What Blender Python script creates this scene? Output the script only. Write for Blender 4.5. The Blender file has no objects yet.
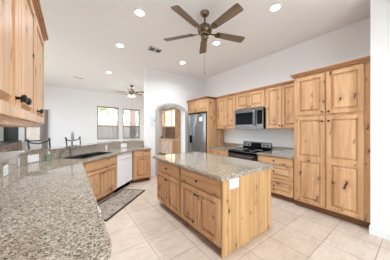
import bpy, bmesh, math, random
from mathutils import Vector, Matrix
random.seed(7)
S = bpy.context.scene
COL = S.collection
PI = math.pi

# ------------------------------------------------------------------ camera, world, exposure
H_EYE = 1.45
YAW = math.atan(125 / 168.5)
cam_data = bpy.data.cameras.new('camera')
cam_data.sensor_width = 36.0
cam_data.lens = 168.5 / 390 * 36.0
cam_data.clip_start = 0.02
cam = bpy.data.objects.new('camera', cam_data)
COL.objects.link(cam)
cam.location = (0, 0, H_EYE)
cam.rotation_euler = (PI / 2, 0, -YAW)
S.camera = cam

world = bpy.data.worlds.new('daylight')
S.world = world
world.use_nodes = True
wb = world.node_tree.nodes['Background']
wb.inputs['Color'].default_value = (0.78, 0.895, 1.0, 1)
wb.inputs['Strength'].default_value = 2.8

LAMP_W = 5.5           # each recessed can
S.view_settings.view_transform = 'Standard'
S.view_settings.look = 'None'
S.view_settings.gamma = 1.0
S.view_settings.use_curve_mapping = False
S.view_settings.exposure = 1.53

# ------------------------------------------------------------------ materials
def srgb(r, g, b):
    f = lambda c: (c / 255 / 12.92) if c / 255 <= 0.04045 else ((c / 255 + 0.055) / 1.055) ** 2.4
    return (f(r), f(g), f(b), 1)

class NT:
    def __init__(self, name):
        self.m = bpy.data.materials.new(name); self.m.use_nodes = True
        self.t = self.m.node_tree; self.p = self.t.nodes['Principled BSDF']
    def n(self, typ, **kw):
        nd = self.t.nodes.new(typ)
        for k, v in kw.items():
            if k in nd.inputs.keys() and not hasattr(nd, k): nd.inputs[k].default_value = v
            else: setattr(nd, k, v)
        return nd
    def l(self, a, b): self.t.links.new(a, b)
    def math(self, op, a, b=None, clamp=False):
        nd = self.t.nodes.new('ShaderNodeMath'); nd.operation = op; nd.use_clamp = clamp
        for i, v in enumerate((a, b)):
            if v is None: continue
            if isinstance(v, (int, float)): nd.inputs[i].default_value = v
            else: self.l(v, nd.inputs[i])
        return nd.outputs[0]
    def ramp(self, fac, stops, interp='LINEAR'):
        nd = self.t.nodes.new('ShaderNodeValToRGB'); cr = nd.color_ramp; cr.interpolation = interp
        while len(cr.elements) < len(stops): cr.elements.new(0.5)
        for e, (p, c) in zip(cr.elements, stops): e.position = p; e.color = c
        self.l(fac, nd.inputs[0]); return nd.outputs[0]
    def mix(self, fac, a, b, mode='MIX'):
        nd = self.t.nodes.new('ShaderNodeMix'); nd.data_type = 'RGBA'; nd.blend_type = mode
        for sock, v in ((nd.inputs[0], fac), (nd.inputs[6], a), (nd.inputs[7], b)):
            if isinstance(v, (int, float)): sock.default_value = v
            elif isinstance(v, tuple): sock.default_value = v
            else: self.l(v, sock)
        return nd.outputs[2]
    def noise(self, vec, scale, detail=3, rough=0.5, dim='3D'):
        nd = self.t.nodes.new('ShaderNodeTexNoise'); nd.noise_dimensions = dim
        nd.inputs['Scale'].default_value = scale; nd.inputs['Detail'].default_value = detail; nd.inputs['Roughness'].default_value = rough
        self.l(vec, nd.inputs['Vector']); return nd.outputs['Fac']

def plain(name, col, rough=0.5, metal=0.0, spec=0.5, bump=0.0, bscale=60, var=0.04):
    k = NT(name); p = k.p
    tc = k.n('ShaderNodeTexCoord').outputs['Object']
    nz = k.noise(tc, bscale if bump else 8, 3)
    dark = tuple(c * (1 - var) for c in col[:3]) + (1,); lite = tuple(min(1, c * (1 + var)) for c in col[:3]) + (1,)
    k.l(k.mix(nz, dark, lite), p.inputs['Base Color'])
    p.inputs['Roughness'].default_value = rough; p.inputs['Metallic'].default_value = metal
    p.inputs['Specular IOR Level'].default_value = spec
    if bump:
        b = k.n('ShaderNodeBump'); b.inputs['Strength'].default_value = bump; b.inputs['Distance'].default_value = 0.002
        k.l(nz, b.inputs['Height']); k.l(b.outputs[0], p.inputs['Normal'])
    return k.m

def wood(name, light, mid, dark, horizontal=False, knots=1.0, planks=0.0, rough=0.38):
    k = NT(name); p = k.p
    tc = k.n('ShaderNodeTexCoord').outputs['Object']
    rnd = k.n('ShaderNodeObjectInfo').outputs['Random']
    sep = k.n('ShaderNodeSeparateXYZ'); k.l(tc, sep.inputs[0])
    across = k.math('ADD', sep.outputs[0], sep.outputs[1]); along = sep.outputs[2]
    if horizontal: across, along = along, across
    off = k.math('MULTIPLY', rnd, 37.0)
    a0 = across
    if planks:
        pid = k.math('FLOOR', k.math('DIVIDE', across, planks))
        off = k.math('ADD', off, k.math('MULTIPLY', pid, 3.71))
    across = k.math('ADD', across, off); along = k.math('ADD', along, k.math('MULTIPLY', off, 1.7))
    v = k.n('ShaderNodeCombineXYZ'); k.l(across, v.inputs[0]); k.l(along, v.inputs[1])
    # knots
    kc = k.n('ShaderNodeVectorMath', operation='MULTIPLY'); k.l(v.outputs[0], kc.inputs[0]); kc.inputs[1].default_value = (7.0, 3.6, 0)
    warp = k.noise(v.outputs[0], 9, 2)
    ad = k.n('ShaderNodeVectorMath', operation='ADD'); k.l(kc.outputs[0], ad.inputs[0]); 
    wv = k.n('ShaderNodeCombineXYZ'); k.l(k.math('MULTIPLY', warp, 0.6), wv.inputs[0]); k.l(k.math('MULTIPLY', warp, 0.9), wv.inputs[1]); k.l(wv.outputs[0], ad.inputs[1])
    vo = k.n('ShaderNodeTexVoronoi', voronoi_dimensions='2D'); vo.inputs['Scale'].default_value = 1.0; k.l(ad.outputs[0], vo.inputs['Vector'])
    d = vo.outputs['Distance']
    sc = k.n('ShaderNodeSeparateColor'); k.l(vo.outputs['Color'], sc.inputs[0])
    size = k.math('MULTIPLY', k.math('SUBTRACT', sc.outputs[0], 0.32), 0.25 * knots)
    knot = k.math('SUBTRACT', 1.0, k.math('DIVIDE', d, k.math('MAXIMUM', size, 0.001)), True)
    halo = k.math('SUBTRACT', 1.0, k.math('DIVIDE', d, k.math('MAXIMUM', k.math('MULTIPLY', size, 3.2), 0.001)), True)
    # grain, bent round the knots
    gx = k.math('ADD', across, k.math('MULTIPLY', halo, 0.03))
    gv = k.n('ShaderNodeCombineXYZ'); k.l(k.math('MULTIPLY', gx, 26), gv.inputs[0]); k.l(k.math('MULTIPLY', along, 1.3), gv.inputs[1])
    g = k.noise(gv.outputs[0], 1.0, 5, 0.6)
    fv = k.n('ShaderNodeCombineXYZ'); k.l(k.math('MULTIPLY', gx, 140), fv.inputs[0]); k.l(k.math('MULTIPLY', along, 5), fv.inputs[1])
    fine = k.noise(fv.outputs[0], 1.0, 2)
    c = k.ramp(g, [(0.24, dark), (0.5, mid), (0.74, light)])
    bw = k.n('ShaderNodeTexWhiteNoise', noise_dimensions='1D'); k.l(k.math('FLOOR', k.math('DIVIDE', across, 0.093)), bw.inputs['W'])
    tone = k.ramp(bw.outputs['Value'], [(0.0, (0.84, 0.80, 0.76, 1)), (1.0, (1.06, 1.06, 1.06, 1))])
    c = k.mix(1.0, c, tone, 'MULTIPLY')
    c = k.mix(k.math('MULTIPLY', fine, 0.25), c, mid, 'MULTIPLY')
    # broad heartwood streaks
    bv = k.n('ShaderNodeCombineXYZ'); k.l(k.math('MULTIPLY', gx, 7), bv.inputs[0]); k.l(k.math('MULTIPLY', along, 1.0), bv.inputs[1])
    b = k.noise(bv.outputs[0], 1.0, 2)
    c = k.mix(k.math('MULTIPLY', k.math('SUBTRACT', b, 0.55, True), 2.2, True), c, dark)
    c = k.mix(k.math('MULTIPLY', halo, 0.55), c, tuple(x * 0.55 for x in dark[:3]) + (1,))
    c = k.mix(k.math('MULTIPLY', knot, 1.6, True), c, srgb(66, 38, 22))
    if planks:
        fr = k.math('FRACT', k.math('DIVIDE', a0, planks))
        ln = k.math('LESS_THAN', fr, 0.035)
        c = k.mix(k.math('MULTIPLY', ln, 0.6), c, srgb(110, 70, 38))
    k.l(c, p.inputs['Base Color'])
    p.inputs['Roughness'].default_value = rough; p.inputs['Specular IOR Level'].default_value = 0.35
    return k.m

def granite(name, tint=1.0):
    k = NT(name); p = k.p
    tc = k.n('ShaderNodeTexCoord').outputs['Object']
    wob = k.n('ShaderNodeTexNoise'); wob.inputs['Scale'].default_value = 40; k.l(tc, wob.inputs['Vector'])
    ad = k.n('ShaderNodeVectorMath', operation='MULTIPLY_ADD'); k.l(wob.outputs['Color'], ad.inputs[0]); ad.inputs[1].default_value = (0.02, 0.02, 0.02); k.l(tc, ad.inputs[2])
    vo = k.n('ShaderNodeTexVoronoi'); vo.inputs['Scale'].default_value = 145; k.l(ad.outputs[0], vo.inputs['Vector'])
    sc = k.n('ShaderNodeSeparateColor'); k.l(vo.outputs['Color'], sc.inputs[0])
    t = lambda r, g, b: tuple(x * tint for x in srgb(r, g, b)[:3]) + (1,)
    base = k.ramp(sc.outputs[0], [(0.0, t(92, 80, 72)), (0.12, t(146, 130, 116)), (0.30, t(182, 166, 146)), (0.58, t(205, 191, 171)), (0.82, t(229, 218, 201))], 'CONSTANT')
    big = k.noise(tc, 34, 4, 0.6)
    c = k.mix(k.ramp(big, [(0.54, (0, 0, 0, 1)), (0.70, (.7, .7, .7, 1))]), base, t(140, 122, 106))
    vb = k.n('ShaderNodeTexVoronoi'); vb.inputs['Scale'].default_value = 85; k.l(ad.outputs[0], vb.inputs['Vector'])
    sb = k.n('ShaderNodeSeparateColor'); k.l(vb.outputs['Color'], sb.inputs[0])
    blk = k.math('MULTIPLY', k.math('GREATER_THAN', sb.outputs[1], 0.86), k.math('LESS_THAN', vb.outputs['Distance'], 0.42))
    c = k.mix(k.math('MULTIPLY', blk, 0.8), c, t(58, 50, 46))
    k.l(c, p.inputs['Base Color'])
    p.inputs['Roughness'].default_value = 0.03; p.inputs['Specular IOR Level'].default_value = 0.5; p.inputs['IOR'].default_value = 1.62
    return k.m

def tiles():
    k = NT('floor tile'); p = k.p
    tc = k.n('ShaderNodeTexCoord').outputs['Object']
    mp = k.n('ShaderNodeMapping'); mp.inputs['Location'].default_value = (-0.81, -0.77, 0); k.l(tc, mp.inputs[0])
    br = k.n('ShaderNodeTexBrick'); br.offset = 0; br.squash = 1
    br.inputs['Scale'].default_value = 1; br.inputs['Brick Width'].default_value = 0.457; br.inputs['Row Height'].default_value = 0.457
    br.inputs['Mortar Size'].default_value = 0.004; br.inputs['Mortar Smooth'].default_value = 0.2
    br.inputs['Color1'].default_value = srgb(214, 196, 181); br.inputs['Color2'].default_value = srgb(220, 204, 189); br.inputs['Mortar'].default_value = srgb(160, 140, 122)
    k.l(mp.outputs[0], br.inputs['Vector'])
    n1 = k.noise(tc, 5, 5, 0.6); 
    sv = k.n('ShaderNodeMapping'); sv.inputs['Scale'].default_value = (1.4, 6, 1); sv.inputs['Rotation'].default_value = (0, 0, 0.35); k.l(tc, sv.inputs[0])
    n2 = k.noise(sv.outputs[0], 4, 5, 0.65)
    c = k.mix(k.ramp(n1, [(0.35, (0.82, 0.79, 0.75, 1)), (0.65, (1, 1, 1, 1))]), br.outputs['Color'], br.outputs['Color'])
    sh = k.ramp(k.math('MULTIPLY', k.math('ADD', n1, n2), 0.5), [(0.36, (0.80, 0.76, 0.71, 1)), (0.56, (1, 1, 1, 1))])
    c = k.mix(0.8, c, sh, 'MULTIPLY')
    k.l(c, p.inputs['Base Color'])
    p.inputs['Roughness'].default_value = 0.32
    b = k.n('ShaderNodeBump'); b.inputs['Strength'].default_value = 0.4; b.inputs['Distance'].default_value = 0.003; b.invert = True
    k.l(br.outputs['Fac'], b.inputs['Height']); k.l(b.outputs[0], p.inputs['Normal'])
    return k.m

def steel(name, base, rough=0.28):
    k = NT(name); p = k.p
    tc = k.n('ShaderNodeTexCoord').outputs['Object']
    mp = k.n('ShaderNodeMapping'); mp.inputs['Scale'].default_value = (3, 3, 220); k.l(tc, mp.inputs[0])
    nz = k.noise(mp.outputs[0], 1, 2)
    p.inputs['Base Color'].default_value = base; p.inputs['Metallic'].default_value = 1.0
    k.l(k.math('ADD', k.math('MULTIPLY', nz, 0.04), rough - 0.02), p.inputs['Roughness'])
    return k.m

def emit(name, col, s):
    k = NT(name); k.p.inputs['Base Color'].default_value = col
    k.p.inputs['Emission Color'].default_value = col; k.p.inputs['Emission Strength'].default_value = s
    return k.m

def glass(name, tint, gloss=0.08, alpha=1.0):
    m = bpy.data.materials.new(name); m.use_nodes = True; t = m.node_tree; t.nodes.clear()
    o = t.nodes.new('ShaderNodeOutputMaterial'); a = t.nodes.new('ShaderNodeBsdfTransparent'); g = t.nodes.new('ShaderNodeBsdfGlossy'); x = t.nodes.new('ShaderNodeMixShader')
    a.inputs[0].default_value = tint; g.inputs['Roughness'].default_value = 0.02; x.inputs[0].default_value = gloss
    t.links.new(a.outputs[0], x.inputs[1]); t.links.new(g.outputs[0], x.inputs[2]); t.links.new(x.outputs[0], o.inputs[0])
    return m

M = {}
WL, WM, WD = srgb(227, 189, 150), srgb(213, 171, 130), srgb(190, 143, 103)
M['wood'] = wood('knotty alder upright grain', WL, WM, WD)
M['woodh'] = wood('knotty alder level grain', WL, WM, WD, horizontal=True)
M['pine'] = wood('honey pine boards', srgb(220, 182, 134), srgb(209, 167, 116), srgb(186, 140, 92), planks=0.205, knots=0.8)
M['crown'] = wood('stained moulding', srgb(208, 160, 118), srgb(192, 143, 102), srgb(162, 114, 78), horizontal=True, knots=0.3)
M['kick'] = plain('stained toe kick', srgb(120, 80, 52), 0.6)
M['blade'] = wood('walnut fan blade', srgb(150, 131, 113), srgb(134, 115, 98), srgb(108, 91, 76), horizontal=True, knots=0.2)
M['granite'] = granite('speckled granite', 0.80)
M['tile'] = tiles()
M['wall'] = plain('white wall paint', srgb(245, 244, 244), 0.9, spec=0.2, bump=0.15, bscale=90, var=0.01)
M['ceil'] = plain('flat ceiling paint', srgb(243, 242, 242), 0.95, spec=0.1, bump=0.15, bscale=70, var=0.01)
M['trim'] = plain('white trim paint', srgb(236, 237, 239), 0.5, var=0.01)
M['white'] = plain('white enamel', srgb(249, 249, 249), 0.3, var=0.01)
M['plate'] = plain('white plastic', srgb(245, 245, 243), 0.4, var=0.01)
M['socket'] = plain('pale socket face', srgb(214, 212, 208), 0.5)
M['slot'] = plain('grey slot', srgb(120, 118, 116), 0.6)
M['black'] = plain('black gloss', srgb(11, 11, 12), 0.18, spec=0.04)
M['iron'] = plain('black iron', srgb(28, 26, 26), 0.45)
M['bronze'] = plain('oil rubbed bronze', srgb(38, 30, 26), 0.35, metal=0.6)
M['sink'] = plain('dark composite', srgb(14, 13, 13), 0.5, spec=0.25)
M['steel'] = steel('brushed steel', (0.30, 0.297, 0.292, 1))
M['steelm'] = steel('dark brushed steel', (0.12, 0.110, 0.102, 1))
M['steeld'] = steel('steel side panel', (0.22, 0.22, 0.22, 1), 0.4)
M['chrome'] = steel('satin nickel', (0.26, 0.25, 0.245, 1), 0.3)
M['brass'] = plain('antique brass', srgb(122, 108, 88), 0.24, metal=1.0)
M['lamp'] = emit('lamp lens', (1, 0.95, 0.86, 1), 5)
M['lampglass'] = emit('lit glass shade', (1, 0.93, 0.82, 1), 2)
M['glass'] = glass('window glass', (0.97, 0.98, 0.98, 1))
M['screen'] = glass('insect screen', (0.56, 0.57, 0.58, 1), 0.02)
M['sheer'] = glass('sheer blind', (0.62, 0.62, 0.61, 1), 0.0)
M['frame'] = plain('tan window frame', srgb(146, 132, 120), 0.5)
M['pale'] = wood('pale hutch wood', srgb(236, 214, 196), srgb(226, 202, 182), srgb(206, 178, 156))
M['curtain'] = plain('taupe curtain', srgb(174, 164, 156), 0.95, bump=0.4, bscale=40)
M['green'] = NT('green soap').m
_p = M['green'].node_tree.nodes['Principled BSDF']; _p.inputs['Base Color'].default_value = srgb(206, 230, 204); _p.inputs['Roughness'].default_value = 0.1; _p.inputs['Transmission Weight'].default_value = 0.75
M['tv'] = plain('dark brown panel', srgb(36, 27, 24), 0.4)
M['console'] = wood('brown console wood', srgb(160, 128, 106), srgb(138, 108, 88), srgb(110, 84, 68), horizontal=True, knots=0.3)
M['seatpad'] = plain('brown leather', srgb(92, 66, 48), 0.5)
M['stucco'] = plain('pinkish block wall', srgb(206, 190, 180), 0.9, bump=0.3)
M['postc'] = plain('tan stucco post', srgb(128, 106, 95), 0.9)
M['gravel'] = plain('gravel ground', srgb(190, 172, 154), 0.95, bump=0.5, bscale=30, var=0.15)
M['leaf'] = plain('desert leaves', srgb(140, 146, 84), 0.8, var=0.25)
M['bark'] = plain('green grey bark', srgb(176, 168, 140), 0.9)
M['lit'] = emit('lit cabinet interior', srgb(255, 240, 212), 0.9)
M['keypad'] = plain('pale grey plastic', srgb(222, 226, 232), 0.4)

def rug_mat():
    k = NT('rug weave'); p = k.p
    tc = k.n('ShaderNodeTexCoord').outputs['Object']
    mp = k.n('ShaderNodeMapping'); mp.inputs['Scale'].default_value = (1, 1, 1); k.l(tc, mp.inputs[0])
    sep = k.n('ShaderNodeSeparateXYZ'); k.l(tc, sep.inputs[0])
    n = k.noise(tc, 11, 3, 0.6); n2 = k.noise(tc, 90, 2)
    mg = k.n('ShaderNodeTexMagic', turbulence_depth=3); mg.inputs['Scale'].default_value = 5.5; mg.inputs['Distortion'].default_value = 1.4; k.l(tc, mg.inputs['Vector'])
    vo = k.n('ShaderNodeTexVoronoi'); vo.inputs['Scale'].default_value = 13; k.l(tc, vo.inputs['Vector'])
    f = k.math('ADD', k.math('MULTIPLY', mg.outputs['Fac'], 0.35), k.math('ADD', k.math('MULTIPLY', vo.outputs['Distance'], 0.35), k.math('MULTIPLY', n, 0.4)))
    c = k.ramp(f, [(0.34, srgb(92, 80, 72)), (0.48, srgb(138, 125, 114)), (0.62, srgb(186, 174, 161))])
    c = k.mix(k.math('MULTIPLY', n2, 0.35), c, srgb(90, 78, 70))
    k.l(c, p.inputs['Base Color']); p.inputs['Roughness'].default_value = 0.95
    return k.m
M['rug'] = rug_mat()
M['rugedge'] = plain('dark rug border', srgb(62, 50, 44), 0.95, bump=0.4, bscale=200)

# ------------------------------------------------------------------ mesh helpers
class MB:
    def __init__(self): self.bm = bmesh.new()
    def _xf(self, verts, mat):
        if mat is not None: bmesh.ops.transform(self.bm, matrix=mat, verts=verts)
    def box(self, x0, x1, y0, y1, z0, z1, bev=0.0, mat=None):
        r = bmesh.ops.create_cube(self.bm, size=1.0)['verts']
        for v in r: v.co = Vector((x0 + (v.co.x + .5) * (x1 - x0), y0 + (v.co.y + .5) * (y1 - y0), z0 + (v.co.z + .5) * (z1 - z0)))
        if bev:
            es = list({e for v in r for e in v.link_edges})
            rr = bmesh.ops.bevel(self.bm, geom=es, offset=bev, segments=2, affect='EDGES')
            r = list({v for f in rr['faces'] for v in f.verts} | {v for v in r if v.is_valid})
        self._xf(r, mat); return self
    def prism(self, pts, z0, z1, bev=0.0, mat=None):
        bot = [self.bm.verts.new((p[0], p[1], z0)) for p in pts]; top = [self.bm.verts.new((p[0], p[1], z1)) for p in pts]
        n = len(pts)
        self.bm.faces.new(list(reversed(bot))); ft = self.bm.faces.new(top)
        for i in range(n): self.bm.faces.new((bot[i], bot[(i + 1) % n], top[(i + 1) % n], top[i]))
        vs = bot + top
        if bev:
            rr = bmesh.ops.bevel(self.bm, geom=list(ft.edges), offset=bev, segments=3, affect='EDGES')
            vs = list({v for f in rr['faces'] for v in f.verts} | {v for v in vs if v.is_valid})
        self._xf(vs, mat); return self
    def lathe(self, prof, c=(0, 0, 0), seg=24, mat=None):
        rings = []; allv = []
        for r, z in prof:
            ring = [self.bm.verts.new((c[0] + r * math.cos(2 * PI * i / seg), c[1] + r * math.sin(2 * PI * i / seg), c[2] + z)) for i in range(seg)]
            rings.append(ring); allv += ring
        for a, b in zip(rings, rings[1:]):
            for i in range(seg): self.bm.faces.new((a[i], a[(i + 1) % seg], b[(i + 1) % seg], b[i]))
        self.bm.faces.new(list(reversed(rings[0]))); self.bm.faces.new(rings[-1])
        self._xf(allv, mat); return self
    def tube(self, path, r, seg=10, mat=None):
        path = [Vector(p) for p in path]; rings = []; allv = []
        rs = r if isinstance(r, (list, tuple)) else [r] * len(path)
        up = Vector((0, 0, 1)); prev = None
        for i, p in enumerate(path):
            d = (path[min(i + 1, len(path) - 1)] - path[max(i - 1, 0)]).normalized()
            if prev is None:
                a = d.cross(up if abs(d.z) < 0.95 else Vector((1, 0, 0))).normalized()
            else: a = (prev - d * prev.dot(d)).normalized()
            prev = a; b = d.cross(a)
            ring = [self.bm.verts.new(p + (a * math.cos(2 * PI * k / seg) + b * math.sin(2 * PI * k / seg)) * rs[i]) for k in range(seg)]
            rings.append(ring); allv += ring
        for a, b in zip(rings, rings[1:]):
            for k in range(seg): self.bm.faces.new((a[k], a[(k + 1) % seg], b[(k + 1) % seg], b[k]))
        self.bm.faces.new(list(reversed(rings[0]))); self.bm.faces.new(rings[-1])
        self._xf(allv, mat); return self
    def panel_front(self, x0, x1, z0, z1, y, stile=0.058, thick=0.026, raised=True, full=True, ml=None, mr=None, mb=None, mt=None):
        """frame-and-raised-panel front facing -Y, its back at y"""
        l = ml or stile; r = mr or stile; b = mb or stile; t = mt or stile
        def rect(a, bb, c, d, yy): return [self.bm.verts.new(q) for q in ((a, yy, c), (bb, yy, c), (bb, yy, d), (a, yy, d))]
        rs = [rect(x0, x1, z0, z1, y), rect(x0, x1, z0, z1, y - thick + .003), rect(x0 + .003, x1 - .003, z0 + .003, z1 - .003, y - thick),
              rect(x0 + l, x1 - r, z0 + b, z1 - t, y - thick), rect(x0 + l + .002, x1 - r - .002, z0 + b + .002, z1 - t - .002, y - thick + .024),
              rect(x0 + l + .018, x1 - r - .018, z0 + b + .018, z1 - t - .018, y - thick + .024)]
        e = min(.026, (x1 - x0 - l - r) * .25, (z1 - z0 - b - t) * .25)
        rs.append(rect(x0 + l + .018 + e, x1 - r - .018 - e, z0 + b + .018 + e, z1 - t - .018 - e, y - thick + (.003 if raised else .024)))
        for p, q in zip(rs, rs[1:]):
            for i in range(4): self.bm.faces.new((p[i], p[(i + 1) % 4], q[(i + 1) % 4], q[i]))
        self.bm.faces.new(rs[-1]); self.bm.faces.new(list(reversed(rs[0])))
        return self
    def build(self, name, mat, parent=None, smooth=False, loc=None):
        bmesh.ops.recalc_face_normals(self.bm, faces=self.bm.faces[:])
        me = bpy.data.meshes.new(name)
        self.bm.to_mesh(me); self.bm.free()
        if smooth:
            for p in me.polygons: p.use_smooth = True
            try: me.set_sharp_from_angle(angle=0.7)
            except Exception: pass
        me.materials.append(mat)
        o = bpy.data.objects.new(name, me); COL.objects.link(o)
        if parent is not None: o.parent = parent
        if loc: o.location = loc
        return o

def tag(o, label, cat, group=None):
    o['label'] = label; o['category'] = cat
    if group: o['group'] = group
    return o
def thing(name, label, cat, loc=(0, 0, 0), rz=0.0, group=None):
    o = bpy.data.objects.new(name, None); COL.objects.link(o); o.location = loc; o.rotation_euler = (0, 0, rz)
    o.empty_display_size = 0.1
    return tag(o, label, cat, group)
def struct(o): o['kind'] = 'structure'; return o
def dup(root, loc, rz, label, group=None):
    r = root.copy(); COL.objects.link(r); r.location = loc; r.rotation_euler = (0, 0, rz); r['label'] = label
    if group: r['group'] = group
    for ch in list(root.children):
        c = ch.copy(); COL.objects.link(c); c.parent = r
        for g in list(ch.children):
            d = g.copy(); COL.objects.link(d); d.parent = c
    return r

# ------------------------------------------------------------------ setting
CE = 3.38
XR, YA, YB = 4.12, 5.04, 9.7
XL = -0.6
floor = struct(MB().box(-2.6, 5.4, -1.34, YB + .2, -0.1, 0).build('floor', M['tile']))
struct(MB().box(-2.6, 5.4, -1.34, YB + .2, CE, CE + .12).build('ceiling', M['ceil']))
struct(MB().box(XR, XR + .14, 0.43, YA + .18, 0, CE).build('wall_right', M['wall']))
struct(MB().box(3.37, XR + .14, -1.34, .43, 0, CE).build('wall_right_return', M['wall']))
struct(MB().box(XL - .14, XL, -1.2, 2.42, 0, CE).build('wall_left', M['wall']))
struct(MB().box(-2.34, -2.2, 2.28, 4.3, 0, CE).box(-2.34, -2.2, 8.5, YB, 0, CE).box(-2.34, -2.2, 4.3, 8.5, 2.6, CE).build('wall_family_left', M['wall']))
pd = struct(MB().box(-2.31, -2.23, 4.3, 4.36, 0, 2.6).box(-2.31, -2.23, 8.44, 8.5, 0, 2.6).box(-2.31, -2.23, 6.37, 6.43, .06, 2.54).box(-2.31, -2.23, 4.36, 8.44, 2.54, 2.6).box(-2.31, -2.23, 4.36, 8.44, 0, .06).build('door_added_1', M['frame']))  # unseen glass door, added to let daylight in from the left
MB().box(-2.275, -2.268, 4.36, 8.44, .06, 2.54).build('door_glass', M['glass'], pd)
struct(MB().box(-2.34, XL - .14, 2.28, 2.42, 0, CE).build('wall_family_near', M['wall']))
struct(MB().box(4.85, 4.99, YA + .18, YB, 0, CE).build('wall_family_right', M['wall']))
struct(MB().box(XR + .14, 4.99, YA + .04, YA + .18, 0, CE).build('wall_family_return', M['wall']))
struct(MB().box(XL - .14, 0.25, -1.34, -1.2, 0, CE).box(2.4, 3.37, -1.34, -1.2, 0, CE).box(0.25, 2.4, -1.34, -1.2, 2.75, CE).build('wall_near', M['wall']))
gd = struct(MB().box(0.25, 0.31, -1.31, -1.23, 0, 2.75).box(2.34, 2.4, -1.31, -1.23, 0, 2.75).box(1.3, 1.36, -1.31, -1.23, .06, 2.69).box(0.31, 2.34, -1.31, -1.23, 2.69, 2.75).box(0.31, 2.34, -1.31, -1.23, 0, .06).build('door_added_2', M['frame']))  # unseen rear glass door, added and sized for daylight from behind the camera
MB().box(0.31, 2.34, -1.275, -1.268, .06, 2.69).build('door_glass', M['glass'], gd)
# baseboards
struct(MB().box(3.352, 3.37, -1.2, 0.43, 0, 0.105, .004).build('baseboard_right', M['trim']))
struct(MB().box(3.352, 3.43, 0.43, 0.442, 0, 0.105).build('baseboard_return', M['trim']))
# arched wall at the end of the kitchen
ax0, ax1, az, ap = 2.24, 3.30, 2.12, 2.28
bm = MB()
X0 = 1.87
n = 16
arc = []
for i in range(n + 1):
    t = i / n; x = ax0 + (ax1 - ax0) * t
    arc.append((x, az + (ap - az) * (1 - (2 * t - 1) ** 2)))
def wallprism(pts):      # polygon in XZ pushed through the wall's thickness
    a = [bm.bm.verts.new((p[0], YA, p[1])) for p in pts]; b = [bm.bm.verts.new((p[0], YA + .18, p[1])) for p in pts]
    m_ = len(pts); bm.bm.faces.new(a); bm.bm.faces.new(list(reversed(b)))
    for i in range(m_): bm.bm.faces.new((a[i], b[i], b[(i + 1) % m_], a[(i + 1) % m_]))
wallprism([(X0, 0), (ax0, 0)] + arc[:n // 2 + 1] + [(ax0 + (ax1 - ax0) / 2, CE), (X0, CE)])
wallprism([(ax1, 0), (XR, 0), (XR, CE), (ax0 + (ax1 - ax0) / 2, CE)] + arc[n // 2:])
struct(bm.build('wall_arch', M['wall']))
# casing that edges the arch
bm = MB()
def band(pts, w, y0, y1):
    for (a, b) in zip(pts, pts[1:]):
        d = Vector((b[0] - a[0], b[1] - a[1])).normalized(); nrm = Vector((-d.y, d.x)) * w
        q = [a, b, (b[0] + nrm.x, b[1] + nrm.y), (a[0] + nrm.x, a[1] + nrm.y)]
        va = [bm.bm.verts.new((p[0], y0, p[1])) for p in q]; vb = [bm.bm.verts.new((p[0], y1, p[1])) for p in q]
        bm.bm.faces.new(va); bm.bm.faces.new(list(reversed(vb)))
        for i in range(4): bm.bm.faces.new((va[i], vb[i], vb[(i + 1) % 4], va[(i + 1) % 4]))
band([(ax0, 0.0)] + arc + [(ax1, 0.0)], 0.07, YA - .012, YA)
struct(bm.build('trim_arch', plain('warm grey casing', srgb(188, 184, 180), 0.6)))
# back wall with window openings
wins = [(1.09, 2.09, 0.97, 2.66), (2.30, 3.24, 0.97, 2.62), (-1.50, -0.98, 0.97, 2.30)]
bm = MB()
xs = sorted([-2.34, 4.99] + [w for q in wins for w in q[:2]])
for a, b in zip(xs, xs[1:]):
    w = [q for q in wins if abs(q[0] - a) < 1e-6]
    if w: bm.box(a, b, YB, YB + .16, 0, w[0][2]); bm.box(a, b, YB, YB + .16, w[0][3], CE)
    else: bm.box(a, b, YB, YB + .16, 0, CE)
struct(bm.build('wall_back', M['wall']))
for i, (a, b, c, d) in enumerate(wins):
    w = struct(MB().box(a, a + .05, YB + .04, YB + .1, c, d).box(b - .05, b, YB + .04, YB + .1, c, d).box(a, b, YB + .04, YB + .1, c, c + .05).box(a, b, YB + .04, YB + .1, d - .06, d).build('window_%d' % (i + 1), M['frame']))
    zr = 1.66
    MB().box(a + .05, b - .05, YB + .045, YB + .095, zr - .03, zr + .03).build('meeting_rail', M['frame'], w)
    MB().box(a + .05, b - .05, YB + .068, YB + .074, c + .05, d - .06).build('window_pane', M['glass'], w)
    if i == 2: MB().box(a + .05, b - .05, YB + .03, YB + .034, c + .02, d - .02).build('sheer_blind', M['sheer'], w)
    if i < 2: MB().box(a + .05, b - .05, YB + .085, YB + .088, c + .05, zr - .03).build('insect_screen', M['screen'], w)
    MB().box(a - .02, b + .02, YB - .03, YB + .04, c - .03, c, .004).build('window_sill', M['trim'], w)
# half wall that carries the bar ledge
KD = 4.15          # y - x along the slanted part
def run(off, y0=2.42, x1=1.87):
    """polyline of the bar wall's face, pushed off metres towards the family room"""
    o2 = off * math.sqrt(2)
    return [(XL - off, y0), (XL - off, XL - off + KD + o2), (5.25 + off - KD - o2, 5.25 + off), (x1, 5.25 + off)]
def strip(off0, off1, **kw): return run(off0, **kw) + list(reversed(run(off1, **kw)))
struct(MB().prism(strip(0, .13), 0, 1.07).build('wall_bar', M['wall']))

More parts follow.
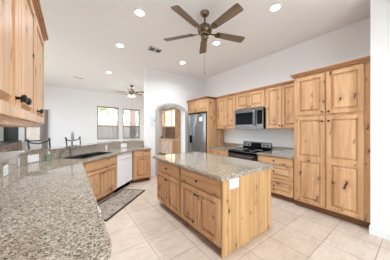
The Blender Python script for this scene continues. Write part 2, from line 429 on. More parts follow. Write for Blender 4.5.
# ------------------------------------------------------------------ recessed cans
def downlight(x, y, label):
    t = thing('recessed_light', label, 'ceiling light', (x, y, CE), 0, 'recessed ceiling lights')
    MB().lathe([(.066, -.001), (.098, -.001), (.1, -.006), (.095, -.012), (.076, -.010), (.066, -.004)], seg=28).build('trim_ring', M['white'], t, True)
    MB().lathe([(.001, -.002), (.066, -.002), (.066, -.005), (.001, -.006)], seg=28).build('lens', M['lamp'], t)
    ld = bpy.data.lights.new('can_light', 'AREA'); ld.shape = 'DISK'; ld.size = .16; ld.energy = LAMP_W; ld.color = (0.86, 0.94, 1.0); ld.spread = math.radians(150)
    lo = bpy.data.objects.new('can_light', ld); COL.objects.link(lo); lo.parent = t; lo.location = (0, 0, -.03)
for x, y, lb in [(0.92, 2.77, 'lit recessed can light, left of the large ceiling fan'),
                 (2.60, 1.38, 'lit recessed can light nearest the top edge, right of the large fan'),
                 (2.61, 2.72, 'lit recessed can light just past the right blades of the large fan'),
                 (0.92, 4.11, 'lit recessed can light left of the square ceiling vent'),
                 (2.59, 4.09, 'lit recessed can light right of the ceiling vent, above the arch wall'),
                 (1.04, 6.25, 'lit recessed can light over the far family room'),
                 (3.0, 7.3, 'added unseen can light brightening the room beyond the arch'),  # hidden behind the arch wall, added to brighten the hutch
                 (0.92, 1.38, 'lit recessed can light above the foreground granite counter')]:
    downlight(x, y, lb)

# ------------------------------------------------------------------ outside the back windows
tag(MB().box(-20, 14, YB + .2, 30, -.12, -.02).box(-20, -2.6, -8, YB + .2, -.12, -.02).build('gravel_yard', M['gravel']), 'pale gravel yard outside the back windows', 'ground')  # left box is unseen ground, added to cut light reaching the ceiling
struct(MB().box(-2.6, 14, -8, -1.34, -.12, -.02).box(5.4, 14, -1.34, YB + .2, -.12, -.02).build('floor_bounce_slab', plain('pale bounce slab', srgb(226, 222, 216), 0.9, bump=.2)))  # unseen pale slab, added to bounce light up into the rooms
bm = MB().box(-9, 14, 15.0, 15.2, -.02, 2.1).box(-9, 14, 14.97, 15.23, 2.1, 2.2)
tag(bm.build('block_fence', M['stucco']), 'pinkish block fence wall across the yard outside', 'fence')
tag(MB().box(3.40, 3.74, 12.0, 12.34, -.02, 3.6).box(3.35, 3.79, 11.95, 12.39, -.02, .3).build('patio_post', M['postc']), 'tan stucco patio post outside the right back window', 'post')
def tree(x, y, zc, r, label):
    t = thing('desert_tree', label, 'tree', (x, y, -.02), 0, 'trees beyond the back windows')
    bm = MB().tube([(0, 0, 0), (.1, .05, 1.2), (-.05, 0, 2.2), (.1, 0, zc)], [.07, .06, .04, .02])
    for k in range(5):
        a = k * 1.26; bm.tube([(0, 0, 1.8), (.6 * math.cos(a), .6 * math.sin(a), 2.5), (1.2 * math.cos(a), 1.2 * math.sin(a), zc)], [.025, .018, .01], 6)
    bm.build('trunk', M['bark'], t, True)
    bm = MB()
    for k in range(2200):
        d = Vector((random.gauss(0, 1), random.gauss(0, 1), random.gauss(0, .6))).normalized() * r * random.random() ** .4
        p = Vector((d.x, d.y, zc + d.z * .8)); s = .09
        q = [p + Vector((random.uniform(-s, s), random.uniform(-s, s), random.uniform(-s, s))) for _ in range(3)]
        bm.bm.faces.new([bm.bm.verts.new(v) for v in q])
    bm.build('foliage', M['leaf'], t)
tree(2.2, 13.2, 3.2, 1.3, 'pale green desert tree seen through the left of the two windows')
tree(4.9, 13.6, 3.2, 1.3, 'pale green desert tree seen through the right of the two windows')

# ------------------------------------------------------------------ cabinets (built facing local -Y, left end at x=0)
def knob_part(parent, x, z, y, name='knob', s=1.0):
    bm = MB(); mt = Matrix.Translation((x, y, z)) @ Matrix.Rotation(PI / 2, 4, 'X')
    bm.lathe([(.009 * s, 0), (.006 * s, .004), (.006 * s, .014 * s), (.013 * s, .018 * s), (.017 * s, .024 * s), (.014 * s, .031 * s), (.004 * s, .035 * s)], seg=14, mat=mt)
    return bm.build(name, M['bronze'], parent, True)
def door(t, x0, x1, z0, z1, kx=None, kz=None, splits=(), y=0.0, ks=1.0):
    bm = MB(); zs = [z0] + list(splits) + [z1]
    for i, (a, b) in enumerate(zip(zs, zs[1:])):
        bm.panel_front(x0, x1, a, b, y, mb=(.045 if i else None), mt=(.045 if i < len(zs) - 2 else None))
    d = bm.build('door', M['wood'], t)
    if kx is not None: knob_part(d, kx, kz, y - .026, s=ks)
    return d
def drawer(t, x0, x1, z0, z1, raised=False, knobs=1, y=0.0):
    bm = MB()
    if raised: bm.panel_front(x0, x1, z0, z1, y, stile=.05)
    else: bm.box(x0, x1, y - .026, y, z0, z1, .006)
    d = bm.build('drawer', M['woodh'], t)
    for i in range(knobs): knob_part(d, x0 + (x1 - x0) * (i + 1) / (knobs + 1), (z0 + z1) / 2, y - .026)
    return d
def carcass(t, w, dep, z0, z1, kick=0.0):
    MB().box(0, w, 0, dep, z0 + kick, z1).build('carcass', M['wood'], t)
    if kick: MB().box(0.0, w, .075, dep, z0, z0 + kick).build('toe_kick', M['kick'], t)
def crown(t, x0, x1, y0, y1, z, left=True, right=True, sz=1.0):
    """stepped moulding along the front and the open ends"""
    bm = MB()
    for dz0, dz1, p in ((-.05, -.03, .012), (-.03, -.008, .03), (-.008, .012, .048)):
        p *= sz
        bm.box(x0 - (p if left else 0), x1 + (p if right else 0), y0 - p - .02, y1, z + dz0 * sz, z + dz1 * sz)
    return bm.build('crown_moulding', M['crown'], t)
RX = -PI / 2

# pantry
PF = 3.45
t = thing('pantry_cabinet', 'tall knotty wood pantry cabinet with four doors against the right wall', 'cabinet', (PF, 1.46, 0), RX)
W = 1.0
carcass(t, W + .025, XR - PF, 0, 2.47, .12)
door(t, .045, W / 2 - .012, 1.72, 2.41, W / 2 - .045, 1.755); door(t, W / 2 + .012, W - .045, 1.72, 2.41, W / 2 + .045, 1.755)
door(t, .045, W / 2 - .012, .14, 1.685, W / 2 - .045, 1.60, (.93,)); door(t, W / 2 + .012, W - .045, .14, 1.685, W / 2 + .045, 1.60, (.93,))
crown(t, 0, W + .025, 0, XR - PF, 2.485, True, False)
# drawer base beside it
BF = 3.49
DB = XR - BF
t = thing('base_cabinet', 'wooden three-drawer base cabinet between range and pantry', 'cabinet', (BF, 2.27, 0), RX)
carcass(t, .81, DB, 0, .89, .11)
drawer(t, .03, .78, .735, .875); drawer(t, .03, .78, .445, .715, True); drawer(t, .03, .78, .135, .425, True)
t = thing('base_cabinet', 'wooden base cabinet between range and fridge with one wide drawer', 'cabinet', (BF, 3.92, 0), RX)
carcass(t, .79, DB, 0, .89, .11)
drawer(t, .03, .76, .735, .875); door(t, .03, .39, .135, .715, .36, .66); door(t, .40, .76, .135, .715, .43, .66)
# uppers
UF = 3.77
UD = XR - UF
t = thing('wall_cabinet', 'double-door wall cabinet right of the microwave', 'cabinet', (UF, 2.24, 1.475), RX)
carcass(t, .78, UD, 0, 1.0)
door(t, .03, .386, .02, .955, .355, .07); door(t, .394, .75, .02, .955, .425, .07)
crown(t, 0, .78, 0, UD, 1.0, False, False)
t = thing('wall_cabinet', 'short two-door wall cabinet above the microwave', 'cabinet', (UF, 3.12, 2.0), RX)
carcass(t, .88, UD, 0, .475)
door(t, .03, .436, .025, .43, .405, .065); door(t, .444, .85, .025, .43, .475, .065)
crown(t, 0, .88, 0, UD, .475, False, False)
t = thing('wall_cabinet', 'double-door wall cabinet left of the microwave, next to the fridge panel', 'cabinet', (UF, 3.92, 1.475), RX)
carcass(t, .80, UD, 0, 1.0)
door(t, .03, .396, .02, .955, .365, .07); door(t, .404, .77, .02, .955, .435, .07)
crown(t, 0, .80, 0, UD, 1.0, False, False)
t = thing('fridge_cabinet', 'wooden fridge surround with side panel and two small doors over the fridge', 'cabinet', (3.41, 5.03, 0), RX)
FW = 1.11; FD = XR - 3.41
MB().box(FW - .03, FW, -.02, FD, 0, 2.475).build('side_panel', M['wood'], t)
MB().box(0, .03, 0, FD, 0, 2.475).build('side_panel', M['wood'], t)
MB().box(.03, FW - .03, 0, FD, 2.03, 2.475).build('carcass', M['wood'], t)
door(t, .04, FW / 2 - .005, 2.055, 2.43, FW / 2 - .04, 2.10); door(t, FW / 2 + .005, FW - .04, 2.055, 2.43, FW / 2 + .04, 2.10)
crown(t, 0, FW, 0, FD, 2.475, False, False)

# fridge
t = thing('fridge', 'stainless steel side-by-side fridge in the wooden surround', 'fridge', (3.36, 4.955, 0), RX)
fw = .985
MB().box(.0, fw, .05, .72, .02, 1.96, .01).build('cabinet_body', M['steeld'], t)
sx = .44
def bowed(x0, x1):
    n_ = 10; f_ = [(x0 + (x1 - x0) * i / n_, -.002 - .022 * (1 - (2 * i / n_ - 1) ** 2)) for i in range(n_ + 1)]
    return MB().prism(f_ + [(x1, .045), (x0, .045)], .1, 1.97)
d1 = bowed(.004, sx - .004).build('freezer_door', M['steel'], t, True)
d2 = bowed(sx + .004, fw - .004).build('fridge_door', M['steel'], t, True)
for dd, hx in ((d1, sx - .05), (d2, sx + .05)):
    MB().tube([(hx, -.01, .62), (hx, -.065, .66), (hx, -.075, 1.1), (hx, -.065, 1.56), (hx, -.01, 1.6)], .013, 10).build('handle', M['chrome'], dd, True)
MB().box(.13, .31, -.028, -.010, 1.0, 1.28, .01).build('water_dispenser', M['black'], d1)
MB().box(.02, fw - .02, .0, .06, .02, .095).build('grille', M['black'], t)
tag(MB().box(0, .16, -.003, 0, 0, .13).build('energy_sticker', M['plate'], None, loc=None), 'small white paper sticker high on the fridge door', 'sticker')
st = COL.objects['energy_sticker']; st.location = (3.336, 4.955 - fw + .30, 1.73); st.rotation_euler = (0, 0, RX)

# range
t = thing('range', 'stainless and black electric range with glass cooktop', 'stove', (3.46, 3.125, 0), RX)
rw = .85
MB().box(.003, rw - .003, .02, .655, .02, .915).build('oven_body', M['steeld'], t)
MB().box(.0, rw, -.015, .60, .915, .935, .004).build('glass_cooktop', M['black'], t)
bg = MB().prism([(.60, .93), (.655, .93), (.655, 1.13), (.635, 1.13)], 0, rw, mat=Matrix(((0, 0, 1, 0), (1, 0, 0, 0), (0, 1, 0, 0), (0, 0, 0, 1)))).build('backguard', M['steelm'], t)
tilt = math.atan2(.035, .2)
mt = Matrix.Translation((0, .616, 1.03)) @ Matrix.Rotation(-tilt, 4, 'X')
MB().box(.27, .58, -.008, .002, -.05, .07, .003, mat=mt).build('control_display', M['black'], bg)
for kx in (.08, .19, .66, .77):
    MB().lathe([(.018, 0), (.016, .016), (.009, .019)], seg=16, mat=mt @ Matrix.Translation((kx, -.0, .01)) @ Matrix.Rotation(PI / 2, 4, 'X')).build('burner_knob', M['black'], bg, True)
MB().box(0.01, rw - .01, .594, .612, .935, 1.0).build('backguard_base', M['black'], t)
dr = MB().box(.012, rw - .012, -.03, .02, .22, .84, .008).build('oven_door', M['steelm'], t)
MB().box(.10, rw - .10, -.034, -.028, .34, .70).build('oven_window', M['black'], dr)
MB().box(.012, rw - .012, -.024, .02, .845, .90, .006).build('front_rail', M['black'], t)
MB().tube([(.06, -.03, .79), (.06, -.075, .795), (rw - .06, -.075, .795), (rw - .06, -.03, .79)], .014, 10).build('handle', M['steelm'], dr, True)
MB().box(.012, rw - .012, -.024, .02, .05, .21, .006).build('storage_drawer', M['steelm'], t)
for (bx, by, br) in ((.22, .14, .1), (.63, .14, .08), (.22, .42, .08), (.63, .42, .1)):
    MB().lathe([(br - .004, .9351), (br, .9351), (br, .9358), (br - .004, .9358)], (bx, by, 0), 28).build('burner_ring', M['slot'], t)

# microwave
t = thing('microwave', 'stainless over-the-range microwave with black glass door', 'microwave', (3.70, 3.115, 1.475), RX)
mw = .87
MB().box(0, mw, .02, XR - 3.70, 0.0, .522).build('shell', M['black'], t)
MB().box(0.0, mw, -.005, .02, .0, .045, .003).build('vent_grille', M['steelm'], t)
md = MB().box(0.0, .68, -.015, .02, .048, .52, .005).build('door', M['steelm'], t)
MB().box(.04, .58, -.019, -.012, .115, .43, .004).build('door_glass', M['black'], md)
MB().tube([(.635, -.015, .09), (.635, -.05, .12), (.635, -.06, .28), (.635, -.05, .45), (.635, -.015, .48)], .013, 10).build('handle', M['chrome'], md, True)
cp = MB().box(.683, mw, -.015, .02, .048, .52, .005).build('control_panel', M['steelm'], t)
MB().box(.70, mw - .025, -.018, -.012, .12, .46, .003).build('touch_pad', M['black'], cp)

# right-hand worktops with upstand
def worktop(y0, y1, label):
    t = thing('granite_worktop', label, 'countertop', (BF - .05, y1, .89), RX)
    MB().box(0, y1 - y0, 0, XR - BF + .05, 0, .04, .006).build('slab', M['granite'], t)
    MB().box(0, y1 - y0, XR - BF + .03, XR - BF + .05, .04, .145, .003).build('upstand', M['granite'], t)
worktop(1.462, 2.27, 'granite worktop with upstand between range and pantry')
worktop(3.13, 3.918, 'granite worktop with upstand between range and fridge panel')
# wall outlets over the worktops
def outlet(x, y, z, rz, label, gangs=1, sw=False, parent=None):
    t = thing('outlet_plate', label, 'outlet', (x, y, z), rz) if parent is None else bpy.data.objects.new('outlet_plate', None)
    if parent is not None: COL.objects.link(t); t.parent = parent; t.location = (x, y, z); t.rotation_euler = (0, 0, rz)
    w = .035 + .048 * (gangs - 1)
    pl = MB().box(-w, w, -.007, 0, -.058, .058, .003).build('cover_plate', M['plate'], t)
    for g in range(gangs):
        cx = (g - (gangs - 1) / 2) * .06
        for dz in ((-.02, .02) if not sw else (0,)):
            MB().box(cx - .012, cx + .012, -.009, -.006, dz - (.014 if not sw else .028), dz + (.014 if not sw else .028), .002).build('socket' if not sw else 'switch_rocker', M['socket'] if not sw else M['white'], t)
    return t
outlet(XR, 1.78, 1.24, RX, 'white outlet plate on the wall above the worktop beside the pantry')

# ------------------------------------------------------------------ island
IX0, IX1, IY0, IY1 = 1.385, 2.40, 1.335, 3.10
t = thing('kitchen_island', 'freestanding knotty wood kitchen island with doors and drawers', 'island', (IX0, IY1, 0), RX)
L = IY1 - IY0; D = IX1 - IX0
MB().box(0, L - .022, .02, D, .1, .89).build('carcass', M['wood'], t)
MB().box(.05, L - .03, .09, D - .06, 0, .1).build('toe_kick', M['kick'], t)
MB().box(0, L - .022, .0, .02, .1, .89).build('face_frame', M['wood'], t)
MB().box(L - .022, L, .0, D, .0, .89, .002).build('end_panel', M['pine'], t)
MB().box(L - .022, L + .002, -.012, 0.0, .0, .89, .002).build('corner_stile', M['pine'], t)
u = L / 2
for k in (0, 1):
    a = k * u + .025; b = (k + 1) * u - .025 - .01 * k; m = (a + b) / 2
    drawer(t, a, b, .685, .865)
    door(t, a, m - .004, .115, .665, m - .03, .585); door(t, m + .004, b, .115, .665, m + .03, .585)
outlet(L, .185, .815, PI / 2, '', gangs=2, parent=t)
tag(MB().prism([(1.322, 1.305), (2.465, 1.305), (2.465, 3.2), (1.322, 3.2)], .89, .935, .012).build('island_worktop', M['granite']), 'rectangular polished granite worktop on the wooden island', 'countertop')

# ------------------------------------------------------------------ sink run and peninsula
FDG = 3.305           # y - x along the slanted cabinet faces
r2 = math.sqrt(.5)
t = thing('sink_cabinet', 'wooden sink base cabinet with false drawer front and two doors', 'cabinet', (.165, .165 + FDG, 0), PI / 4)
sw_ = (.858 - .165) / r2
MB().box(0, .018, 0, .58, .1, .89).box(sw_ - .018, sw_, 0, .58, .1, .89).box(.018, sw_ - .018, 0, .018, .1, .89).box(.018, sw_ - .018, .562, .58, .1, .89).box(.018, sw_ - .018, .018, .562, .1, .118).build('carcass', M['wood'], t)
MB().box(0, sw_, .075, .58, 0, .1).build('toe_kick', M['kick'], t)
drawer(t, .03, sw_ - .02, .70, .865, knobs=0)
door(t, .03, sw_ / 2 - .004, .12, .68, sw_ / 2 - .035, .60); door(t, sw_ / 2 + .004, sw_ - .02, .12, .68, sw_ / 2 + .035, .60)
t = thing('dishwasher', 'white built-in dishwasher between the sink and corner cabinets', 'dishwasher', (.862, .862 + FDG - .0, 0), PI / 4)
dw = (1.332 - .862) / r2
MB().box(.0, dw, .03, .58, .1, .885).build('tub', M['white'], t)
dd = MB().box(.004, dw - .004, -.015, .03, .12, .745, .006).build('door', M['white'], t)
cp = MB().box(.004, dw - .004, -.018, .03, .75, .88, .006).build('control_panel', M['white'], t)
MB().tube([(.14, -.016, .79), (.18, -.04, .785), (dw / 2, -.048, .775), (dw - .18, -.04, .785), (dw - .14, -.016, .79)], .012, 10).build('handle', M['white'], cp, True)
MB().box(dw - .30, dw - .06, -.0185, -.016, .83, .855).build('button_strip', M['keypad'], cp)
MB().box(dw * .55, dw * .75, -.0165, -.0145, .225, .24).build('name_badge', M['keypad'], dd)
MB().box(.01, dw - .01, .05, .5, .0, .1).build('toe_kick', M['black'], t)
t = thing('base_cabinet', 'narrow wooden corner cabinet with one drawer and door at the arch wall', 'cabinet', (1.365, 4.64, 0), 0)
carcass(t, .495, .58, 0, .89, .1)
drawer(t, .03, .465, .72, .865); door(t, .03, .465, .12, .70, .25, .655)
t = thing('peninsula_cabinet', 'wooden base cabinet run under the foreground granite counter', 'cabinet', (.12, .82, 0), PI / 2)
carcass(t, 2.5, .68, 0, .89, .1)
for k in range(5):
    a = .02 + k * .49; drawer(t, a, a + .47, .72, .865); door(t, a, a + .47, .12, .70, a + .43, .655)

# L-shaped worktop with the sink cut out of it
CF = 3.22
outer = []
cx, cy, cr = .155 - .13, .74 + .13, .13
outer += [(XL, .74)]
for i in range(9):
    a = -PI / 2 + PI / 2 * i / 8; outer.append((cx + cr * math.cos(a), cy + cr * math.sin(a)))
outer += [(.155, .155 + CF), (4.605 - CF, 4.605), (1.868, 4.605), (1.868, 5.25), (5.25 - KD, 5.25), (XL, XL + KD)]
sc_ = Vector((.345, 4.055)); ex = Vector((r2, r2)); ey = Vector((-r2, r2))
SHX, SHY = .42, .19
def rrect(hx, hy, r, n=5):
    pts = []
    for (sx_, sy_, a0) in ((1, 1, 0), (-1, 1, PI / 2), (-1, -1, PI), (1, -1, 1.5 * PI)):
        for i in range(n + 1):
            a = a0 + PI / 2 * i / n; pts.append((sx_ * (hx - r) + r * math.cos(a), sy_ * (hy - r) + r * math.sin(a)))
    return pts
hole = [tuple(sc_ + ex * p[0] + ey * p[1]) for p in rrect(SHX, SHY, .06)]
bm = bmesh.new()
def loop(pts, z): 
    vs = [bm.verts.new((p[0], p[1], z)) for p in pts]
    return vs, [bm.edges.new((vs[i], vs[(i + 1) % len(vs)])) for i in range(len(vs))]
vo_, eo = loop(outer, .935); vh, eh = loop(hole, .935)
bmesh.ops.triangle_fill(bm, use_beauty=True, use_dissolve=False, edges=eo + eh)
fs = bm.faces[:]
r = bmesh.ops.extrude_face_region(bm, geom=fs)
bmesh.ops.translate(bm, vec=(0, 0, -.045), verts=[g for g in r['geom'] if isinstance(g, bmesh.types.BMVert)])
mb = MB(); mb.bm.free(); mb.bm = bm
pw = tag(mb.build('peninsula_worktop', M['granite']), 'large polished granite counter in the foreground running round to the sink', 'countertop')
mo = pw.modifiers.new('edge', 'BEVEL'); mo.width = .012; mo.segments = 3; mo.limit_method = 'ANGLE'; mo.angle_limit = math.radians(50)
# sink
t = thing('kitchen_sink', 'dark double-bowl sink set into the granite counter', 'sink', (sc_.x, sc_.y, .935), PI / 4)
bm = MB()
def bowl(x0, x1):
    cxm = (x0 + x1) / 2; hx = (x1 - x0) / 2
    rings = []
    for (k, z) in ((.004, .007), (.006, -.05), (.010, -.20), (.035, -.235)):
        rings.append([bm.bm.verts.new((cxm + p[0], p[1], z)) for p in rrect(hx - k, SHY - k, .055)])
    for a, b in zip(rings, rings[1:]):
        for i in range(len(a)): bm.bm.faces.new((a[i], a[(i + 1) % len(a)], b[(i + 1) % len(a)], b[i]))
    bm.bm.faces.new(rings[-1])
bowl(-SHX, -.012); bowl(.012, SHX)
bm.box(-.012, .012, -SHY + .006, SHY - .006, -.1, -.005)
bo = bm.build('sink_bowl', M['sink'], t, True)
rim = MB(); ro = rrect(SHX + .024, SHY + .024, .07); ri = rrect(SHX - .004, SHY - .004, .055)
q = [[rim.bm.verts.new((p[0], p[1], z)) for p in L_] for L_, z in ((ro, .0005), (ro, .007), (ri, .009), (ri, .0005))]
for a, b in zip(q, q[1:] + q[:1]):
    for i in range(len(a)): rim.bm.faces.new((a[i], a[(i + 1) % len(a)], b[(i + 1) % len(b)], b[i]))
rim.build('sink_rim', M['sink'], t)
so = bo.modifiers.new('wall', 'SOLIDIFY'); so.thickness = .003; so.offset = 0
for dx in (-.21, .21): MB().lathe([(.001, -.236), (.04, -.236), (.045, -.230), (.04, -.230), (.001, -.232)], (dx, 0, 0), 20).build('drain', M['chrome'], t, True)
# faucet behind the sink
fp = sc_ + ey * .251 - ex * .193
t = thing('faucet', 'tall satin nickel kitchen faucet behind the sink', 'faucet', (fp.x, fp.y, .935), .12)
MB().lathe([(.034, 0), (.034, .006), (.026, .02), (.022, .05), (.019, .13)], seg=20).build('base', M['chrome'], t, True)
MB().tube([(0, 0, .12), (0, 0, .38), (0, -.012, .435), (0, -.045, .47), (0, -.085, .46), (0, -.115, .42), (0, -.12, .32)], [.019, .018, .016, .014, .014, .017, .02], 12).build('spout', M['chrome'], t, True)
MB().tube([(.015, 0, .09), (.05, -.005, .10), (.10, -.01, .105)], [.011, .009, .008], 10).build('lever', M['chrome'], t, True)
dp = sc_ + ey * .248 - ex * .424
t = thing('soap_dispenser', 'small nickel soap pump at the left end of the sink', 'soap dispenser', (dp.x, dp.y, .935), PI / 4)
MB().lathe([(.026, 0), (.025, .012), (.016, .02), (.015, .075)], seg=16).build('base', M['chrome'], t, True)
MB().tube([(0, 0, .07), (0, 0, .105), (0, -.03, .12), (0, -.06, .112)], .010, 10).build('pump_spout', M['chrome'], t, True)
bp = (-.29, 3.78)
t = thing('soap_bottle', 'green dish soap bottle against the bar backsplash', 'bottle', (bp[0], bp[1], .935), PI / 4)
MB().prism(rrect(.045, .028, .022), 0, .11, .01).build('bottle', M['green'], t, True)
MB().lathe([(.016, .105), (.014, .125), (.012, .13), (.012, .15), (.004, .152)], seg=14).build('pump_cap', M['plate'], t, True)

# bar ledge and granite backsplash
tag(MB().prism(strip(-.022, -.001), .936, 1.07).build('granite_backsplash', M['granite']), 'granite backsplash on the half wall behind the sink', 'backsplash')
tag(MB().box(XL + .001, XL + .022, .74, 2.42, .936, 1.07).build('granite_backsplash', M['granite']), 'granite backsplash strip under the left wall cabinet', 'backsplash')
tag(MB().prism(strip(-.03, .32), 1.07, 1.115, .012).build('bar_ledge', M['granite']), 'raised granite bar ledge on the half wall behind the sink', 'bar ledge')
# outlets on the backsplash
k4 = PI / 4
def on_diag(x): return (x + .0155, x + KD - .0155)
outlet(XL + .022, 2.76, 1.0, PI / 2, 'white outlet plate on the backsplash at the far left edge', gangs=2)
outlet(XL + .022, 3.36, 1.0, PI / 2, 'white outlet plate on the backsplash next to the bend in the bar', gangs=1)
px_, py_ = on_diag(-.48); outlet(px_, py_, 1.005, k4, 'white outlet plate on the backsplash left of the green soap bottle', gangs=2, sw=True)
px_, py_ = on_diag(.74); outlet(px_, py_, 1.0, k4, 'white outlet plate on the backsplash right of the sink', gangs=1)
outlet(1.27, 5.228, 1.0, 0, 'white double switch plate on the backsplash above the dishwasher', gangs=2, sw=True)

# ------------------------------------------------------------------ near-left wall cabinet
t = thing('wall_cabinet', 'large pale knotty wood wall cabinet at the left edge with black knobs', 'cabinet', (-.25, .52, 0), PI / 2)
cw = 2.44 - .52
MB().box(0, cw, 0.0, .345, 1.50, 2.44).build('carcass', M['wood'], t)
MB().box(.02, cw - .02, .01, .335, 1.478, 1.50).build('light_rail', M['wood'], t)
yy = lambda y: y - .52
door(t, yy(.70), yy(1.295), 1.515, 2.40, yy(1.245), 1.615, ks=1.3); door(t, yy(1.305), yy(1.86), 1.515, 2.40, yy(1.355), 1.615, ks=1.3); door(t, yy(1.88), yy(2.43), 1.515, 2.40, yy(1.945), 1.61, ks=1.2)
crown(t, 0, cw, 0, .345, 2.455, False, True, .8)

# ------------------------------------------------------------------ rug
t = thing('runner_rug', 'grey patterned runner rug with dark border before the sink cabinets', 'rug', (.765, 3.665, 0), math.radians(44.5))
MB().box(-.70, .70, -.288, .288, .001, .009, .003).build('border', M['rugedge'], t)
MB().box(-.655, .655, -.243, .243, .009, .011).build('woven_field', M['rug'], t)

# ------------------------------------------------------------------ ceiling fans
def ceiling_fan(x, y, label, rot, R_=.70, drop=.0, lights=False):
    t = thing('ceiling_fan', label, 'ceiling fan', (x, y, CE), rot)
    MB().lathe([(.075, 0), (.075, -.012), (.06, -.045), (.03, -.065), (.016, -.07)], seg=24).build('canopy', M['brass'], t, True)
    MB().lathe([(.014, -.06), (.014, -.16 - drop)], seg=12).build('downrod', M['brass'], t, True)
    z = -.15 - drop
    MB().lathe([(.03, z), (.055, z - .015), (.06, z - .03), (.10, z - .05), (.118, z - .085), (.118, z - .125), (.10, z - .155), (.075, z - .165), (.07, z - .19), (.05, z - .20)], seg=28).build('motor_housing', M['brass'], t, True)
    MB().lathe([(.05, z - .195), (.062, z - .21), (.062, z - .25), (.045, z - .275), (.02, z - .285), (.012, z - .30)], seg=24).build('switch_housing', M['brass'], t, True)
    zb = z - .15
    for k in range(5):
        rm = Matrix.Rotation(2 * PI * k / 5, 4, 'Z')
        pm = rm @ Matrix.Translation((0, 0, zb)) @ Matrix.Rotation(math.radians(-12), 4, 'X')
        out = []
        for (r, w) in ((.20, .045), (.22, .056), (.45, .066), (R_ - .03, .073), (R_ - .008, .066), (R_, .05)): out.append((r, w))
        pts = [(r, -w) for r, w in out] + [(r, w) for r, w in reversed(out)]
        b = MB().prism(pts, -.004, .004, mat=pm).build('blade', M['blade'], t)
        MB().prism([(.09, -.018), (.16, -.012), (.20, -.04), (.26, -.045), (.28, 0), (.26, .045), (.20, .04), (.16, .012), (.09, .018)], -.012, -.004, mat=pm).build('blade_bracket', M['brass'], b)
    if lights:
        for k in range(3):
            a = k * 2 * PI / 3 + .75; p = Vector((.11 * math.cos(a), .11 * math.sin(a), z - .27))
            arm = MB().tube([(0, 0, z - .25), (p.x * .7, p.y * .7, z - .255), (p.x, p.y, z - .27)], .012, 8).build('lamp_arm', M['brass'], t, True)
            MB().lathe([(.018, 0), (.032, -.02), (.045, -.055), (.04, -.07), (.01, -.075)], tuple(p), 16).build('glass_shade', M['lampglass'], arm, True)
    return t
fa = math.radians(53.4)
f = ceiling_fan(1.78, 2.13, 'large five-blade ceiling fan with brass motor over the kitchen', fa, .735, .03)
MB().tube([(.03, 0, -.44), (.031, 0, -.62), (.03, 0, -.98)], .0018, 6).lathe([(.004, -1.0), (.006, -.985), (.002, -.97)], (.03, 0, 0), 8).build('pull_chain', M['brass'], f, True)
f = ceiling_fan(2.15, 7.52, 'smaller far ceiling fan with lit glass shades in the family room', .5, .62, lights=True)
pl_ = bpy.data.lights.new('fan_light', 'POINT'); pl_.energy = 4; pl_.color = (.96, .97, 1); pl_.shadow_soft_size = .12
po = bpy.data.objects.new('fan_light', pl_); COL.objects.link(po); po.parent = f; po.location = (0, 0, -.62)
MB().tube([(.03, 0, -.43), (.03, 0, -.95)], .002, 6).build('pull_chain', M['brass'], f, True)

# ------------------------------------------------------------------ ceiling registers
def vent(x, y, w, h, label):
    t = thing('ceiling_vent', label, 'vent', (x, y, CE), 0)
    MB().box(-w, w, -h, h, -.004, -.001).build('duct_opening', M['iron'], t)
    MB().box(-w, w, -h, -h + .025, -.012, -.002).box(-w, w, h - .025, h, -.012, -.002).box(-w, -w + .025, -h, h, -.012, -.002).box(w - .025, w, -h, h, -.012, -.002).box(-.012, .012, -h, h, -.012, -.002).build('frame', M['white'], t)
    n = 5
    for i in range(n):
        yy_ = -h + .025 + (2 * h - .05) * (i + .5) / n
        MB().box(-w + .025, w - .025, -.010, .010, -.0008, .0008, mat=Matrix.Translation((0, yy_, -.009)) @ Matrix.Rotation(.7, 4, 'X')).build('louvre', M['white'], t)
vent(1.645, 3.83, .17, .12, 'white louvred ceiling vent in front of the arch wall')
vent(2.02, 9.1, .2, .1, 'small dark louvred ceiling vent near the back windows')
vent(.26, 7.6, .17, .08, 'white louvred ceiling vent over the left of the family room')

# ------------------------------------------------------------------ things on the arch wall and beyond
t = thing('wall_intercom', 'pale intercom panel on the wall left of the arch', 'intercom', (2.085, YA, 1.73), 0)
MB().box(-.085, .085, -.025, 0, -.14, .14, .008).build('panel', M['keypad'], t)
MB().lathe([(.02, 0), (.018, .012), (.004, .014)], seg=12, mat=Matrix.Translation((.055, -.025, .02)) @ Matrix.Rotation(PI / 2, 4, 'X')).build('dial', M['slot'], t, True)

# hutch in the room beyond the arch, fronts facing -X
t = thing('hutch', 'tall pale wood hutch with glass doors seen through the arch', 'hutch', (4.33, 9.55, 0), RX)
hw = 9.55 - 7.87
MB().box(0, hw, 0, .51, .1, .90).build('lower_carcass', M['pale'], t)
MB().box(0.02, hw - .02, .07, .51, 0, .1).build('toe_kick', M['kick'], t)
MB().box(-.01, hw + .02, -.03, .51, .90, .94, .005).build('hutch_top', M['pale'], t)
for k in range(3):
    a = .03 + k * (hw - .04) / 3; b = a + (hw - .04) / 3 - .02
    for (z0, z1) in ((.13, .38), (.40, .64), (.66, .87)): drawer(t, a, b, z0, z1).data.materials.__setitem__(0, M['pale'])
uy = .21
bm = MB().box(0, hw, .49, .51, .94, 2.62).box(0, .03, uy, .49, .94, 2.62).box(hw - .03, hw, uy, .49, .94, 2.62).box(.03, hw - .03, uy, .49, 2.59, 2.62).box(.03, hw - .03, uy, .49, 1.62, 1.66)
bm.build('upper_carcass', M['pale'], t)
MB().box(.03, hw - .03, .478, .489, .94, 1.62).build('nook_shade_back', M['console'], t)  # darker wood puts the nook's shade into the colour
MB().box(hw, hw + .012, uy - .02, .51, .94, 2.62).box(hw, hw + .012, 0, .51, .1, .90).build('end_panel', M['wood'], t)
MB().box(-.02, hw + .03, uy - .04, .51, 2.62, 2.67).build('crown_moulding', M['crown'], t)
MB().box(.03, hw - .03, .470, .489, 1.66, 2.59).build('lit_back', M['lit'], t)
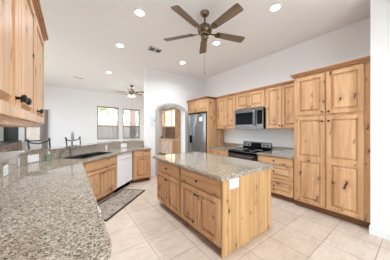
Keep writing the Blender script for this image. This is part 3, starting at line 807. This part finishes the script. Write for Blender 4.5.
MB().box(.03, hw - .03, uy + .03, .47, 2.10, 2.12).build('shelf', M['pale'], t)
for k in range(4):
    a = .01 + k * (hw - .02) / 4; b = a + (hw - .02) / 4 - .006
    s = .055
    d = MB().box(a, a + s, uy - .02, uy, 1.64, 2.61).box(b - s, b, uy - .02, uy, 1.64, 2.61).box(a + s, b - s, uy - .02, uy, 1.64, 1.70).box(a + s, b - s, uy - .02, uy, 2.52, 2.61).build('glass_door', M['pale'], t)
    MB().box(a + s, b - s, uy - .012, uy - .008, 1.70, 2.52).build('pane', M['glass'], d)
tag(MB().lathe([(.035, 0), (.05, .02), (.055, .06), (.03, .10), (.022, .13), (.028, .14)], seg=16).build('dark_vase', M['iron'], None, True), 'small dark vase on the far end of the hutch top', 'vase')
COL.objects['dark_vase'].location = (4.40, 9.28, .94)

# family room, left, under the wall cabinet
t = thing('console_cabinet', 'brown wooden console against the far left wall', 'console', (-1.57, 7.05, 0), PI / 2)
MB().box(0, 2.5, 0, .60, .08, 1.0).build('carcass', M['console'], t)
MB().box(-.02, 2.52, -.02, .60, 1.0, 1.03).build('console_top', M['iron'], t)
for k in range(4): 
    a = .02 + k * .62; dd = MB().panel_front(a, a + .6, .12, .96, 0).build('door', M['console'], t); knob_part(dd, a + .55, .6, -.02)
t = thing('wall_picture', 'dark rectangular panel hanging on the far wall under the cabinet', 'picture', (-1.87, YB, 1.30), 0)
MB().box(-.2, .2, -.03, 0, -.27, .32, .01).build('frame', M['iron'], t)
MB().box(-.175, .175, -.033, -.028, -.245, .295).build('picture_face', M['tv'], t)
bm = MB(); pts = []
for i in range(21): pts.append((-.965 + .01 * i, YB - .06 + .022 * math.sin(i * 1.9)))
bm.prism(pts + [(p[0], p[1] - .012) for p in reversed(pts)], .05, 2.30)
cu = thing('window_curtain', 'tall taupe curtain panel at the far wall, right of the wall cabinet', 'curtain', (0, 0, 0), 0)
bm.build('cloth', M['curtain'], cu)
MB().tube([(-1.6, YB - .07, 2.31), (-.72, YB - .07, 2.31)], .012, 10).build('curtain_rod', M['iron'], cu, True)

# bar stools on the family-room side
def stool(cx_, cy_, rz, label):
    t = thing('bar_stool', label, 'bar stool', (cx_, cy_, 0), rz, 'bar stools behind the bar ledge')
    for sx_ in (-1, 1):
        MB().tube([(sx_ * .22, -.19, 0), (sx_ * .19, -.17, .72)], .013, 8).build('leg', M['iron'], t, True)
        MB().tube([(sx_ * .22, .20, 0), (sx_ * .19, .18, .72), (sx_ * .195, .20, 1.0), (sx_ * .205, .235, 1.255)], .014, 8).lathe([(.02, 0), (.024, .015), (.012, .032)], (sx_ * .205, .237, 1.245), 10).build('back_post', M['iron'], t, True)
    MB().prism(rrect(.21, .20, .05), .72, .78, .015).build('seat', M['seatpad'], t, True)
    MB().tube([(-.205, .235, 1.235), (-.13, .25, 1.195), (0, .258, 1.175), (.13, .25, 1.195), (.205, .235, 1.235)], .013, 8).build('top_rail', M['iron'], t, True)
    MB().tube([(-.21, -.18, .28), (.21, -.18, .28)], .010, 8).tube([(-.21, .19, .28), (.21, .19, .28)], .010, 8).build('foot_rail', M['iron'], t, True)
    return t
# the back (local +Y) points away from the bar, towards (-1, 1)
stool(-.50 + .17, 4.58 - .17, PI / 4, 'black iron bar stool behind the ledge, left of the faucet')
stool(.06 + .17, 5.25 - .17, PI / 4, 'black iron bar stool directly behind the faucet')
